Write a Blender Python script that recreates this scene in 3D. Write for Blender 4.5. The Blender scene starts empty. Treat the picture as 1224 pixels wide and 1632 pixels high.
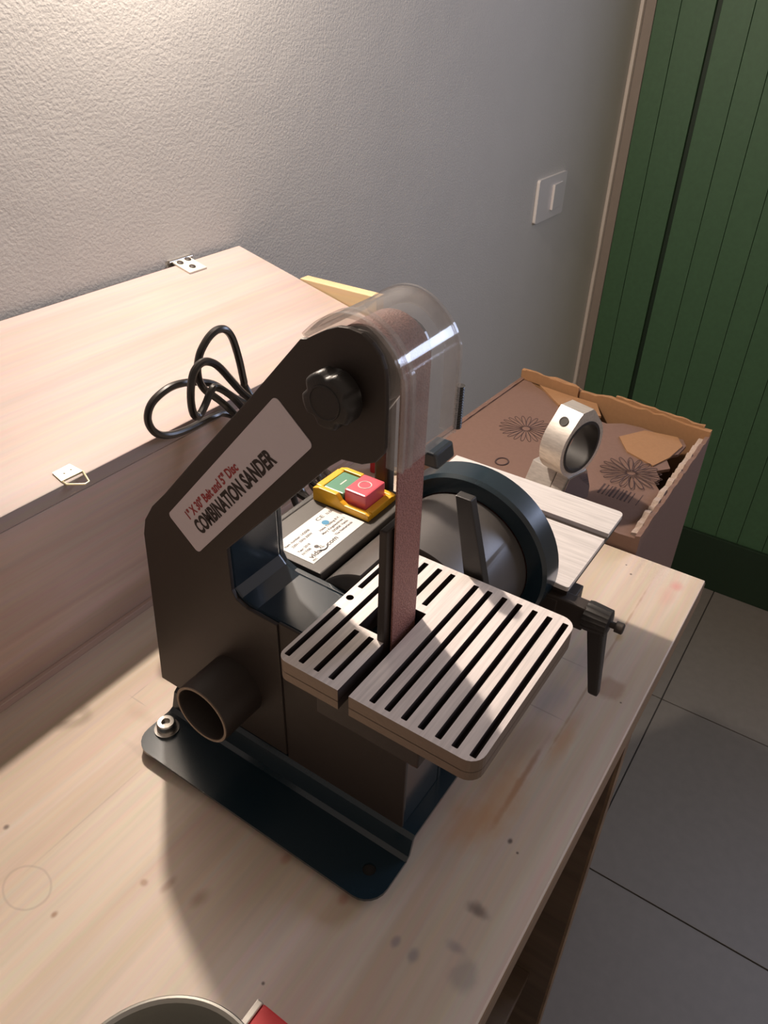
import bpy, bmesh, math, random
from mathutils import Vector, Matrix
from mathutils.geometry import delaunay_2d_cdt

random.seed(7)
scene = bpy.context.scene
COL = scene.collection
S = 0.001                # all lengths below are millimetres
ZO = 1516.0              # height of the camera above the floor; z is written relative to the camera

# ------------------------------------------------------------------ camera
cam_d = bpy.data.cameras.new('camera'); cam = bpy.data.objects.new('camera', cam_d); COL.objects.link(cam)
R = [[0.5599788613920155, -0.8281941197908862, 0.022763451801108003],
     [-0.4599732240313137, -0.33362551986329747, -0.8228721927919205],
     [0.6890923798507287, 0.4503204552757336, -0.5677703581483585]]
right = Vector(R[0]); up = -Vector(R[1]); back = -Vector(R[2])
mw = Matrix((right, up, back)).transposed().to_4x4(); mw.translation = Vector((0, 0, ZO * S))
cam.matrix_world = mw
cam_d.sensor_fit = 'VERTICAL'; cam_d.sensor_height = 36.0; cam_d.sensor_width = 27.0
cam_d.lens = 1210.0 / 1632.0 * 36.0
cam_d.clip_start = 0.01; cam_d.clip_end = 50
scene.camera = cam

# ------------------------------------------------------------------ world, lights, exposure
w = bpy.data.worlds.new('world'); scene.world = w; w.use_nodes = True
bg = w.node_tree.nodes['Background']; bg.inputs[0].default_value = (1.0, 0.80, 0.66, 1); bg.inputs[1].default_value = 0.34
def add_light(name, kind, loc, energy, color, **kw):
    d = bpy.data.lights.new(name, kind); d.energy = energy; d.color = color
    for k, v in kw.items(): setattr(d, k, v)
    o = bpy.data.objects.new(name, d); COL.objects.link(o); o.location = Vector((loc[0], loc[1], loc[2] + ZO)) * S
    return o
# the lamp above the bench, close to the wall
lamp = add_light('bench_lamp_light', 'POINT', (573, 646, 268), 30.0, (1.0, 0.85, 0.72), shadow_soft_size=0.016)
# daylight through the window in the far wall
win = add_light('window_daylight', 'AREA', (2120, -830, 300), 22.0, (0.62, 0.72, 1.0), shape='RECTANGLE', size=0.5, size_y=0.95)
win.rotation_euler = (0, math.radians(90), 0)
scene.cycles.transparent_max_bounces = 32
vs = scene.view_settings
vs.view_transform = 'Standard'; vs.look = 'None'; vs.exposure = 0.0; vs.gamma = 1.0; vs.use_curve_mapping = False

# ------------------------------------------------------------------ materials
def new_mat(name):
    m = bpy.data.materials.new(name); m.use_nodes = True
    nt = m.node_tree; b = nt.nodes['Principled BSDF']
    return m, nt, b
def L(c): return tuple(c) + (1,) if len(c) == 3 else c
def N(nt, t, **kw):
    n = nt.nodes.new(t)
    for k, v in kw.items(): setattr(n, k, v)
    return n
def plain(name, col, rough=0.5, metal=0.0, bump=0.0, bscale=400.0, var=0.06, spec=0.5, coat=0.0):
    m, nt, b = new_mat(name)
    tc = N(nt, 'ShaderNodeTexCoord'); no = N(nt, 'ShaderNodeTexNoise'); no.inputs['Scale'].default_value = bscale; no.inputs['Detail'].default_value = 3
    nt.links.new(tc.outputs['Object'], no.inputs['Vector'])
    mx = N(nt, 'ShaderNodeMix', data_type='RGBA'); mx.blend_type = 'MIX'
    mx.inputs[6].default_value = L([max(0, c * (1 - var)) for c in col]); mx.inputs[7].default_value = L([min(1, c * (1 + var)) for c in col])
    nt.links.new(no.outputs['Fac'], mx.inputs[0]); nt.links.new(mx.outputs[2], b.inputs['Base Color'])
    b.inputs['Roughness'].default_value = rough; b.inputs['Metallic'].default_value = metal
    b.inputs['Specular IOR Level'].default_value = spec; b.inputs['Coat Weight'].default_value = coat; b.inputs['Coat Roughness'].default_value = 0.15
    if bump:
        bp = N(nt, 'ShaderNodeBump'); bp.inputs['Strength'].default_value = bump; bp.inputs['Distance'].default_value = 0.001
        nt.links.new(no.outputs['Fac'], bp.inputs['Height']); nt.links.new(bp.outputs['Normal'], b.inputs['Normal'])
    return m

def wood(name, c1, c2, spots=(), rough=0.55, grain=1.0, seed=0.0, axis=0):
    """pale pine: grain streaks run along one axis; spots = knots / stains / pencil marks with a shape of their own"""
    m, nt, b = new_mat(name)
    tc = N(nt, 'ShaderNodeTexCoord')
    mp = N(nt, 'ShaderNodeMapping'); nt.links.new(tc.outputs['Object'], mp.inputs['Vector'])
    sc = [26, 26, 26]; sc[axis] = 1.6
    mp.inputs['Scale'].default_value = [s * grain for s in sc]; mp.inputs['Location'].default_value = (seed, seed * 2.1, seed * .7)
    n1 = N(nt, 'ShaderNodeTexNoise'); n1.inputs['Scale'].default_value = 1.0; n1.inputs['Detail'].default_value = 6; n1.inputs['Distortion'].default_value = 0.6
    nt.links.new(mp.outputs[0], n1.inputs['Vector'])
    mp2 = N(nt, 'ShaderNodeMapping'); nt.links.new(tc.outputs['Object'], mp2.inputs['Vector'])
    sc2 = [240, 240, 240]; sc2[axis] = 8; mp2.inputs['Scale'].default_value = sc2
    n2 = N(nt, 'ShaderNodeTexNoise'); n2.inputs['Scale'].default_value = 1.0; n2.inputs['Detail'].default_value = 2
    nt.links.new(mp2.outputs[0], n2.inputs['Vector'])
    r = N(nt, 'ShaderNodeValToRGB'); r.color_ramp.elements[0].position = 0.36; r.color_ramp.elements[1].position = 0.66
    r.color_ramp.elements[0].color = L(c2); r.color_ramp.elements[1].color = L(c1)
    nt.links.new(n1.outputs['Fac'], r.inputs['Fac'])
    mx = N(nt, 'ShaderNodeMix', data_type='RGBA'); mx.blend_type = 'MULTIPLY'; mx.inputs[0].default_value = 0.22
    nt.links.new(r.outputs[0], mx.inputs[6]); nt.links.new(n2.outputs['Color'], mx.inputs[7])
    col = mx.outputs[2]
    # large soft uneven tone
    n3 = N(nt, 'ShaderNodeTexNoise'); n3.inputs['Scale'].default_value = 5.0; n3.inputs['Detail'].default_value = 3
    nt.links.new(tc.outputs['Object'], n3.inputs['Vector'])
    m3 = N(nt, 'ShaderNodeMix', data_type='RGBA'); m3.blend_type = 'MULTIPLY'; m3.inputs[0].default_value = 0.18
    rr = N(nt, 'ShaderNodeValToRGB'); rr.color_ramp.elements[0].position = .35; rr.color_ramp.elements[1].position = .65
    rr.color_ramp.elements[0].color = (.62, .60, .62, 1); rr.color_ramp.elements[1].color = (1, 1, 1, 1)
    nt.links.new(n3.outputs['Fac'], rr.inputs['Fac']); nt.links.new(col, m3.inputs[6]); nt.links.new(rr.outputs[0], m3.inputs[7]); col = m3.outputs[2]
    # wobble for the marks
    nw = N(nt, 'ShaderNodeTexNoise'); nw.inputs['Scale'].default_value = 60; nw.inputs['Detail'].default_value = 3
    nt.links.new(tc.outputs['Object'], nw.inputs['Vector'])
    for sp in spots:
        (x, y, z, rx, ry, rz, c, k) = sp[:8]; inner = sp[8] if len(sp) > 8 else 0.2; wob = sp[9] if len(sp) > 9 else 0.5; ring = sp[10] if len(sp) > 10 else 0
        s1 = N(nt, 'ShaderNodeVectorMath', operation='SUBTRACT'); s1.inputs[1].default_value = (x * S, y * S, z * S)
        nt.links.new(tc.outputs['Object'], s1.inputs[0])
        s2 = N(nt, 'ShaderNodeVectorMath', operation='DIVIDE'); s2.inputs[1].default_value = (rx * S, ry * S, rz * S)
        nt.links.new(s1.outputs[0], s2.inputs[0])
        ln = N(nt, 'ShaderNodeVectorMath', operation='LENGTH'); nt.links.new(s2.outputs[0], ln.inputs[0])
        ad = N(nt, 'ShaderNodeMath', operation='MULTIPLY_ADD'); ad.inputs[1].default_value = wob; nt.links.new(nw.outputs['Fac'], ad.inputs[0])
        nt.links.new(ln.outputs['Value'], ad.inputs[2])
        src = ad.outputs[0]
        if ring:
            a = N(nt, 'ShaderNodeMath', operation='SUBTRACT'); nt.links.new(src, a.inputs[0]); a.inputs[1].default_value = 1.0 + wob * .5
            bb = N(nt, 'ShaderNodeMath', operation='ABSOLUTE'); nt.links.new(a.outputs[0], bb.inputs[0]); src = bb.outputs[0]
        mr = N(nt, 'ShaderNodeMapRange'); mr.clamp = True; mr.interpolation_type = 'SMOOTHSTEP'
        if ring: mr.inputs[1].default_value = 0.0; mr.inputs[2].default_value = ring
        else: mr.inputs[1].default_value = inner + wob * .5; mr.inputs[2].default_value = 1.0 + wob * .5
        mr.inputs[3].default_value = k; mr.inputs[4].default_value = 0.0
        nt.links.new(src, mr.inputs[0])
        mm = N(nt, 'ShaderNodeMix', data_type='RGBA'); mm.inputs[7].default_value = L(c)
        nt.links.new(mr.outputs[0], mm.inputs[0]); nt.links.new(col, mm.inputs[6]); col = mm.outputs[2]
    nt.links.new(col, b.inputs['Base Color']); b.inputs['Roughness'].default_value = rough
    bp = N(nt, 'ShaderNodeBump'); bp.inputs['Strength'].default_value = 0.12; bp.inputs['Distance'].default_value = 0.0008
    nt.links.new(n2.outputs['Fac'], bp.inputs['Height']); nt.links.new(bp.outputs['Normal'], b.inputs['Normal'])
    return m

def plaster(name, col):
    m, nt, b = new_mat(name)
    tc = N(nt, 'ShaderNodeTexCoord')
    n1 = N(nt, 'ShaderNodeTexNoise'); n1.inputs['Scale'].default_value = 290; n1.inputs['Detail'].default_value = 4; n1.inputs['Roughness'].default_value = .55
    n2 = N(nt, 'ShaderNodeTexNoise'); n2.inputs['Scale'].default_value = 9; n2.inputs['Detail'].default_value = 3
    for n in (n1, n2): nt.links.new(tc.outputs['Object'], n.inputs['Vector'])
    ad = N(nt, 'ShaderNodeMath', operation='MULTIPLY_ADD'); ad.inputs[1].default_value = 2.5
    nt.links.new(n2.outputs['Fac'], ad.inputs[0]); nt.links.new(n1.outputs['Fac'], ad.inputs[2])
    bp = N(nt, 'ShaderNodeBump'); bp.inputs['Strength'].default_value = 0.36; bp.inputs['Distance'].default_value = 0.0013
    nt.links.new(ad.outputs[0], bp.inputs['Height']); nt.links.new(bp.outputs['Normal'], b.inputs['Normal'])
    r = N(nt, 'ShaderNodeValToRGB'); r.color_ramp.elements[0].color = L([c * .93 for c in col]); r.color_ramp.elements[1].color = L(col)
    nt.links.new(n2.outputs['Fac'], r.inputs['Fac']); nt.links.new(r.outputs[0], b.inputs['Base Color'])
    b.inputs['Roughness'].default_value = 0.85; b.inputs['Specular IOR Level'].default_value = .2
    return m

def brushed(name, col, axis=0, rough=0.38, metal=.12):
    m, nt, b = new_mat(name)
    tc = N(nt, 'ShaderNodeTexCoord'); mp = N(nt, 'ShaderNodeMapping'); sc = [500, 500, 500]; sc[axis] = 25
    mp.inputs['Scale'].default_value = sc; nt.links.new(tc.outputs['Object'], mp.inputs['Vector'])
    n1 = N(nt, 'ShaderNodeTexNoise'); n1.inputs['Scale'].default_value = 1; n1.inputs['Detail'].default_value = 3; nt.links.new(mp.outputs[0], n1.inputs['Vector'])
    r = N(nt, 'ShaderNodeValToRGB'); r.color_ramp.elements[0].position = .3; r.color_ramp.elements[1].position = .7
    r.color_ramp.elements[0].color = L([c * .78 for c in col]); r.color_ramp.elements[1].color = L(col)
    nt.links.new(n1.outputs['Fac'], r.inputs['Fac']); nt.links.new(r.outputs[0], b.inputs['Base Color'])
    b.inputs['Metallic'].default_value = metal; b.inputs['Roughness'].default_value = rough
    bp = N(nt, 'ShaderNodeBump'); bp.inputs['Strength'].default_value = .15; bp.inputs['Distance'].default_value = .0004
    nt.links.new(n1.outputs['Fac'], bp.inputs['Height']); nt.links.new(bp.outputs['Normal'], b.inputs['Normal'])
    return m

def clear_plastic(name):
    m = bpy.data.materials.new(name); m.use_nodes = True; nt = m.node_tree; nt.nodes.clear()
    out = N(nt, 'ShaderNodeOutputMaterial'); tr = N(nt, 'ShaderNodeBsdfTransparent'); gl = N(nt, 'ShaderNodeBsdfGlossy'); df = N(nt, 'ShaderNodeBsdfDiffuse')
    tr.inputs[0].default_value = (.93, .92, .91, 1); gl.inputs['Roughness'].default_value = .07; df.inputs[0].default_value = (.75, .72, .70, 1)
    lw = N(nt, 'ShaderNodeLayerWeight'); lw.inputs[0].default_value = 0.5
    pw = N(nt, 'ShaderNodeMath', operation='POWER'); pw.inputs[1].default_value = 4.0; nt.links.new(lw.outputs['Facing'], pw.inputs[0])
    fr = N(nt, 'ShaderNodeMath', operation='MULTIPLY_ADD'); fr.inputs[1].default_value = .70; fr.inputs[2].default_value = .045; nt.links.new(pw.outputs[0], fr.inputs[0])
    tc = N(nt, 'ShaderNodeTexCoord'); no = N(nt, 'ShaderNodeTexNoise'); no.inputs['Scale'].default_value = 60; nt.links.new(tc.outputs['Object'], no.inputs['Vector'])
    mr = N(nt, 'ShaderNodeMapRange'); mr.inputs[1].default_value = .3; mr.inputs[2].default_value = .8; mr.inputs[3].default_value = .08; mr.inputs[4].default_value = .20
    nt.links.new(no.outputs['Fac'], mr.inputs[0])
    m1 = N(nt, 'ShaderNodeMixShader'); nt.links.new(mr.outputs[0], m1.inputs[0]); nt.links.new(tr.outputs[0], m1.inputs[1]); nt.links.new(df.outputs[0], m1.inputs[2])
    m2 = N(nt, 'ShaderNodeMixShader'); nt.links.new(fr.outputs[0], m2.inputs[0]); nt.links.new(m1.outputs[0], m2.inputs[1]); nt.links.new(gl.outputs[0], m2.inputs[2])
    nt.links.new(m2.outputs[0], out.inputs[0])
    return m

def abrasive(name, c1, c2):
    m, nt, b = new_mat(name)
    tc = N(nt, 'ShaderNodeTexCoord'); n = N(nt, 'ShaderNodeTexVoronoi'); n.inputs['Scale'].default_value = 900
    nt.links.new(tc.outputs['Object'], n.inputs['Vector'])
    r = N(nt, 'ShaderNodeValToRGB'); r.color_ramp.elements[0].color = L(c2); r.color_ramp.elements[1].color = L(c1)
    nt.links.new(n.outputs['Distance'], r.inputs['Fac']); r.color_ramp.elements[1].position = .6
    nt.links.new(r.outputs[0], b.inputs['Base Color']); b.inputs['Roughness'].default_value = .62
    bp = N(nt, 'ShaderNodeBump'); bp.inputs['Strength'].default_value = .6; bp.inputs['Distance'].default_value = .0006
    nt.links.new(n.outputs['Distance'], bp.inputs['Height']); nt.links.new(bp.outputs['Normal'], b.inputs['Normal'])
    return m

M = {}
M['wall'] = plaster('white_plaster', (.53, .515, .485))
M['trim'] = plain('white_trim_paint', (.62, .56, .50), .5, bscale=60)
M['strip_shade'] = plain('grey_brown_strip_shade', (.27, .225, .19), .6, bscale=60)  # shaded tone of the white corner strip, put into the colour
M['green'] = plain('green_paint', (.052, .122, .058), .55, bump=.15, bscale=90, var=.14)
M['green_dark'] = plain('dark_green_paint', (.010, .028, .012), .6, bscale=60)
M['tile'] = plain('grey_floor_tile', (.205, .188, .168), .5, bump=.05, bscale=45, var=.10)
M['grout'] = plain('dark_grout', (.05, .045, .04), .9)
KN = (.30, .17, .10); DK = (.10, .07, .06); OR = (.50, .25, .10); RD = (.62, .20, .20); PN = (.33, .27, .24); GY = (.20, .18, .19)
bz = 0
bench_spots = [
    (115, 379, 0, 3, 3, 30, DK, .8), (97, 330, 0, 13, 17, 60, PN, .4, .2, .15, .10), (96, 301, 0, 3.5, 3, 30, KN, .8),
    (142, 271, 0, 3.5, 4, 30, KN, .7), (150, 257, 0, 9, 4, 30, KN, .55, .2, .9), (155, 234, 0, 11, 7, 30, KN, .55, .1, .8),
    (207, 206, 0, 6, 5, 30, (.40, .14, .10), .5), (207, 158, 0, 6, 5, 30, (.40, .14, .10), .5),
    (204, 116, 0, 6, 4, 30, GY, .6), (203, 103, 0, 7, 5, 30, GY, .6), (140, 167, 0, 1.6, 1.6, 30, DK, .9),
    (500, 97, 0, 170, 1.6, 30, KN, .45, .3, 1.2), (350, 103, 0, 60, 3.4, 30, KN, .75, .2, .9),
    (330, 108, 0, 60, 22, 40, OR, .55, .1, .7), (405, 92, 0, 45, 9, 40, OR, .50, .1, .7), (300, 118, 0, 34, 26, 40, OR, .45, .1, .7),
    (648, 74, 0, 12, 9, 40, RD, .55, .0, .6), (628, 78, 0, 22, 12, 40, RD, .25, .0, .8),
    (480, 82, 0, 17, 15, 40, KN, .55, .5, .8), (500, 110, 0, 30, 20, 40, (.30, .30, .36), .35, .1, .9), (440, 118, 0, 30, 18, 40, (.30, .30, .36), .35, .1, .9),
    (250, 83, 0, 7, 12, 40, DK, .7, .1, 1.4), (211, 72, 0, 14, 11, 40, GY, .4, .3, .8), (222, 84, 0, 5, 9, 40, GY, .5, .1, .9),
    (305, 88, 0, 3.2, 2.4, 30, DK, .9), (300, 80, 0, 1.4, 1.4, 30, DK, .9), (640, 118, 0, 1.8, 1.8, 30, DK, .9), (652, 127, 0, 1.5, 1.5, 30, DK, .9),
    (545, 96, 0, 9, 5, 30, (.45, .32, .14), .7, .1, 1.0), (150, 340, 0, 60, 1.2, 30, PN, .35, .2, 1.2), (235, 380, 0, 10, 20, 30, KN, .25, .1, .9),
    (210, 352, 0, 5, 26, 30, PN, .3, .2, 1.0), (250, 400, 0, 14, .9, 30, PN, .55, .3, .3), (243, 393, 0, .9, 13, 30, PN, .55, .3, .3),
    (470, 68, 0, 1.3, 1.3, 30, DK, .9), (425, 120, 0, 1.0, 26, 30, PN, .7, .3, .4), (490, 125, 0, 1.0, 26, 30, PN, .6, .3, .4)]
M['bench'] = wood('whitewashed_pine_bench', (.72, .61, .51), (.57, .45, .34), bench_spots, rough=.5, seed=1.3)
lid_spots = [(300, 565, 0, 7, 5, 60, KN, .6, .1, .6), (275, 600, 0, 26, 12, 60, KN, .30, .1, .9), (470, 620, 0, 40, 12, 60, PN, .25, .1, .9), (250, 560, 0, 24, 6, 60, KN, .22, .1, .9)]
M['lid'] = wood('pale_pine_lid', (.475, .385, .355), (.41, .32, .285), lid_spots, seed=4.1, grain=.8)
front_spots = [(335, 0, -345, 14, 40, 4, KN, .5, .1, .8), (345, 0, -352, 4, 40, 3, KN, .6), (292, 0, -455, 3, 40, 12, KN, .7, .2, .5), (320, 0, -358, 20, 40, 2, KN, .4, .2, .8)]
M['boxwood'] = wood('brown_pine_box', (.64, .48, .40), (.50, .355, .285), front_spots, seed=7.7)
M['endwood'] = wood('yellow_pine_board', (.72, .56, .33), (.62, .45, .25), seed=2.2, axis=1)
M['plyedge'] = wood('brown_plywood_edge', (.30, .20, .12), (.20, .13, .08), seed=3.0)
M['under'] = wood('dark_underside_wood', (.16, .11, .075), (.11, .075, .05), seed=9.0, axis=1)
M['black'] = plain('black_satin_paint', (.030, .022, .018), .5, bump=.06, bscale=900)
M['blue'] = plain('dark_blue_gloss_paint', (.010, .020, .030), .22, bscale=200, coat=.6)
M['teal'] = plain('teal_black_gloss_paint', (.008, .021, .031), .26, bscale=200, coat=.4)
M['grey_motor'] = plain('grey_motor_paint', (.10, .093, .09), .38, metal=.3, bscale=300)
M['plastic'] = plain('black_plastic', (.018, .016, .015), .45, bump=.1, bscale=1200)
M['slab'] = plain('charcoal_plastic', (.055, .048, .042), .5, bump=.12, bscale=1500)
M['rubber'] = plain('black_rubber', (.014, .012, .011), .6)
M['cord'] = plain('black_cord_rubber', (.018, .015, .013), .28)
M['alu'] = brushed('brushed_aluminium_table', (.86, .79, .76), 0)
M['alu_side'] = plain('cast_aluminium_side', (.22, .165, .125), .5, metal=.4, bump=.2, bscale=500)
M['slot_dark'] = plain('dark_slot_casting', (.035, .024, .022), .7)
M['alu2'] = brushed('brushed_aluminium_disc_table', (.73, .69, .67), 1)
M['clamp_alu'] = brushed('turned_aluminium', (.66, .61, .56), 1, .3, .5)
M['chrome'] = plain('polished_chrome', (.62, .62, .64), .12, metal=1.0)
M['steel'] = plain('bright_steel', (.62, .59, .55), .28, metal=1.0)
M['zinc'] = plain('zinc_plated_steel', (.66, .63, .55), .4, metal=.25)
M['brass'] = plain('brass_plated_steel', (.82, .74, .50), .35, metal=.4)
M['yellow'] = plain('yellow_plastic', (.80, .42, .02), .38)
M['gbtn'] = plain('green_button_plastic', (.10, .26, .17), .35)
M['rbtn'] = plain('red_button_plastic', (.72, .10, .13), .32)
M['white_print'] = plain('white_print', (.80, .74, .68), .5)
M['label'] = plain('white_label_paper', (.60, .54, .575), .38, var=.02)
M['label2'] = plain('glossy_white_label', (.86, .84, .82), .22, var=.01)
M['red_print'] = plain('dark_red_print', (.30, .03, .035), .5)
M['black_print'] = plain('black_print', (.02, .014, .014), .5)
M['blue_print'] = plain('blue_print', (.02, .22, .42), .5)
M['belt'] = abrasive('brown_abrasive_belt', (.30, .135, .11), (.15, .055, .048))
M['clear'] = clear_plastic('clear_plastic_guard')
M['card'] = plain('brown_cardboard', (.150, .085, .062), .8, bump=.12, bscale=220, var=.10)
M['card_in'] = plain('tan_cardboard_inside', (.27, .14, .062), .8, bump=.12, bscale=220, var=.10)
M['card_torn'] = plain('torn_cardboard_edge', (.36, .28, .23), .9, bump=.5, bscale=500, var=.2)
M['card_print'] = plain('brown_card_print', (.045, .022, .02), .8)
M['plate'] = plain('white_switch_plastic', (.66, .63, .62), .35, var=.01)
M['red'] = plain('red_enamel', (.52, .025, .03), .35)
M['pan_in'] = plain('grey_tin_inside', (.30, .29, .26), .35, metal=.4)
M['water'] = plain('greenish_pan_content', (.12, .13, .10), .15)

# ------------------------------------------------------------------ geometry helpers
class MB:
    def __init__(self): self.v = []; self.f = []; self.smooth = False
    def add(self, v, f):
        o = len(self.v); self.v += [tuple(p) for p in v]; self.f += [tuple(i + o for i in q) for q in f]; return self
    def box(self, x0, x1, y0, y1, z0, z1):
        v = [(x, y, z) for z in (z0, z1) for y in (y0, y1) for x in (x0, x1)]
        return self.add(v, [(0, 2, 3, 1), (4, 5, 7, 6), (0, 1, 5, 4), (2, 6, 7, 3), (0, 4, 6, 2), (1, 3, 7, 5)])
    def hexa(self, bottom, top):
        return self.add(list(bottom) + list(top), [(3, 2, 1, 0), (4, 5, 6, 7), (0, 1, 5, 4), (1, 2, 6, 5), (2, 3, 7, 6), (3, 0, 4, 7)])
    def prism(self, loops, a0, a1, axis='x'):
        """polygon loops (first outer, others holes) in the plane normal to axis, extruded a0..a1"""
        pts = []; edges = []
        for lp in loops:
            o = len(pts); pts += [Vector(p) for p in lp]; edges += [(o + i, o + (i + 1) % len(lp)) for i in range(len(lp))]
        r = delaunay_2d_cdt(pts, edges, [], 0, 1e-5)
        vv = r[0]
        def inside(x, y):
            c = False
            for a, b in edges:
                p, q = pts[a], pts[b]
                if (p.y > y) != (q.y > y) and x < (q.x - p.x) * (y - p.y) / (q.y - p.y) + p.x: c = not c
            return c
        ff = [q for q in r[2] if inside(sum(vv[i].x for i in q) / len(q), sum(vv[i].y for i in q) / len(q))]
        def mk(p, a): return (a, p[0], p[1]) if axis == 'x' else ((p[0], a, p[1]) if axis == 'y' else (p[0], p[1], a))
        n = len(vv)
        v = [mk(p, a0) for p in vv] + [mk(p, a1) for p in vv]
        f = [tuple(reversed(q)) for q in ff] + [tuple(i + n for i in q) for q in ff]
        ed = {}
        for q in ff:
            for i in range(len(q)):
                a, b = q[i], q[(i + 1) % len(q)]
                if (b, a) in ed: del ed[(b, a)]
                else: ed[(a, b)] = 1
        f += [(a, b, b + n, a + n) for a, b in ed]
        if axis == 'y': f = [tuple(reversed(q)) for q in f]
        return self.add(v, f)
    def lathe(self, prof, c, axis='x', seg=48, mod=None):
        """prof: list of (a, r) along the axis; c: the two other coordinates"""
        v = []; f = []; m = len(prof)
        for (a, r) in prof:
            for k in range(seg):
                t = 2 * math.pi * k / seg; rr = r * (mod(t, a) if mod else 1)
                p, q = c[0] + rr * math.cos(t), c[1] + rr * math.sin(t)
                v.append((a, p, q) if axis == 'x' else ((q, a, p) if axis == 'y' else (p, q, a)))
        for i in range(m - 1):
            for k in range(seg):
                k2 = (k + 1) % seg
                f.append((i * seg + k, i * seg + k2, (i + 1) * seg + k2, (i + 1) * seg + k))
        if prof[0][1] > 1e-6: f.append(tuple(reversed(range(seg))))
        if prof[-1][1] > 1e-6: f.append(tuple((m - 1) * seg + k for k in range(seg)))
        return self.add(v, [tuple(reversed(q)) for q in f])
    def ring(self, prof, c, axis='x', seg=48):
        """closed profile revolved (a tube section)"""
        v = []; f = []; m = len(prof)
        for (a, r) in prof:
            for k in range(seg):
                t = 2 * math.pi * k / seg; p, q = c[0] + r * math.cos(t), c[1] + r * math.sin(t)
                v.append((a, p, q) if axis == 'x' else ((q, a, p) if axis == 'y' else (p, q, a)))
        for i in range(m):
            j = (i + 1) % m
            for k in range(seg):
                k2 = (k + 1) % seg; f.append((i * seg + k, j * seg + k, j * seg + k2, i * seg + k2))
        return self.add(v, f)
    def tube(self, pts, r, seg=10, closed=False):
        pts = [Vector(p) for p in pts]; n = len(pts); v = []; f = []
        t0 = (pts[1] - pts[0]).normalized(); nrm = t0.orthogonal().normalized()
        for i, p in enumerate(pts):
            if closed: t = (pts[(i + 1) % n] - pts[i - 1]).normalized()
            else: t = (pts[min(i + 1, n - 1)] - pts[max(i - 1, 0)]).normalized()
            nrm = (nrm - t * nrm.dot(t)).normalized(); b = t.cross(nrm)
            for k in range(seg):
                a = 2 * math.pi * k / seg; v.append(p + (nrm * math.cos(a) + b * math.sin(a)) * r)
        for i in range(n if closed else n - 1):
            j = (i + 1) % n
            for k in range(seg):
                k2 = (k + 1) % seg; f.append((i * seg + k, i * seg + k2, j * seg + k2, j * seg + k))
        if not closed: f.append(tuple(reversed(range(seg)))); f.append(tuple((n - 1) * seg + k for k in range(seg)))
        return self.add(v, f)
    def strip(self, prof, th, a0, a1, axis='x'):
        """open 2D polyline given thickness th (to the left), extruded along axis"""
        pr = [Vector(p) for p in prof]; n = len(pr); off = []
        for i, p in enumerate(pr):
            t = (pr[min(i + 1, n - 1)] - pr[max(i - 1, 0)]).normalized(); off.append(p + Vector((-t.y, t.x)) * th)
        loop = pr + list(reversed(off))
        return self.prism([loop], a0, a1, axis)

ROOT = {}
def tagit(o, label=None, cat=None, group=None, kind=None):
    if label: o['label'] = label
    if cat: o['category'] = cat
    if group: o['group'] = group
    if kind: o['kind'] = kind
    return o
def origin_of(o):
    p = Vector((0, 0, 0))
    while o: p = p + o.location; o = o.parent
    return p
def build(mb, name, mat, parent=None, bevel=0.0, smooth=False, label=None, loc=None, angle=35):
    me = bpy.data.meshes.new(name)
    base = origin_of(parent) if parent else Vector((0, 0, 0))
    lo = Vector((loc[0] * S, loc[1] * S, (loc[2] + ZO) * S)) if loc else base
    vv = [(p[0] * S - lo.x, p[1] * S - lo.y, (p[2] + ZO) * S - lo.z) for p in mb.v]
    me.from_pydata(vv, [], mb.f); me.update()
    bm = bmesh.new(); bm.from_mesh(me); bmesh.ops.recalc_face_normals(bm, faces=bm.faces)
    if bevel:
        es = [e for e in bm.edges if len(e.link_faces) == 2 and e.calc_face_angle(0) > math.radians(angle)]
        bmesh.ops.bevel(bm, geom=es, offset=bevel * S, segments=2, affect='EDGES', clamp_overlap=True, profile=.6)
    bm.to_mesh(me); bm.free()
    if smooth:
        me.shade_smooth()
        try: me.set_sharp_from_angle(angle=math.radians(angle))
        except Exception: pass
    me.materials.append(M[mat] if isinstance(mat, str) else mat)
    o = bpy.data.objects.new(name, me); COL.objects.link(o)
    if parent: o.parent = parent; o.location = lo - base
    else: o.location = lo
    if label: o['label'] = label
    return o
def thing(name, loc, label, cat, group=None):
    o = bpy.data.objects.new(name, None); COL.objects.link(o); o.location = Vector((loc[0], loc[1], loc[2] + ZO)) * S; o.empty_display_size = .02
    return tagit(o, label, cat, group)
def rrect(x0, x1, y0, y1, r, n=6):
    out = []
    rs = r if isinstance(r, (list, tuple)) else [r] * 4
    for (cx, cy, a, rr) in ((x1, y1, 0, rs[0]), (x0, y1, 90, rs[1]), (x0, y0, 180, rs[2]), (x1, y0, 270, rs[3])):
        sx = -1 if cx == x1 else 1; sy = -1 if cy == y1 else 1
        for k in range(n + 1):
            t = math.radians(a + 90 * k / n); out.append((cx + sx * rr + rr * math.cos(t), cy + sy * rr + rr * math.sin(t)))
    return out
def circ(cx, cy, r, n=24): return [(cx + r * math.cos(2 * math.pi * k / n), cy + r * math.sin(2 * math.pi * k / n)) for k in range(n)]
def catmull(P, sub=8):
    P = [Vector(p) for p in P]; out = []
    for i in range(len(P) - 1):
        p0, p1, p2, p3 = P[max(i - 1, 0)], P[i], P[i + 1], P[min(i + 2, len(P) - 1)]
        for k in range(sub):
            t = k / sub; out.append(.5 * ((2 * p1) + (p2 - p0) * t + (2 * p0 - 5 * p1 + 4 * p2 - p3) * t * t + (3 * p1 - p0 - 3 * p2 + p3) * t ** 3))
    out.append(P[-1]); return out
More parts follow.
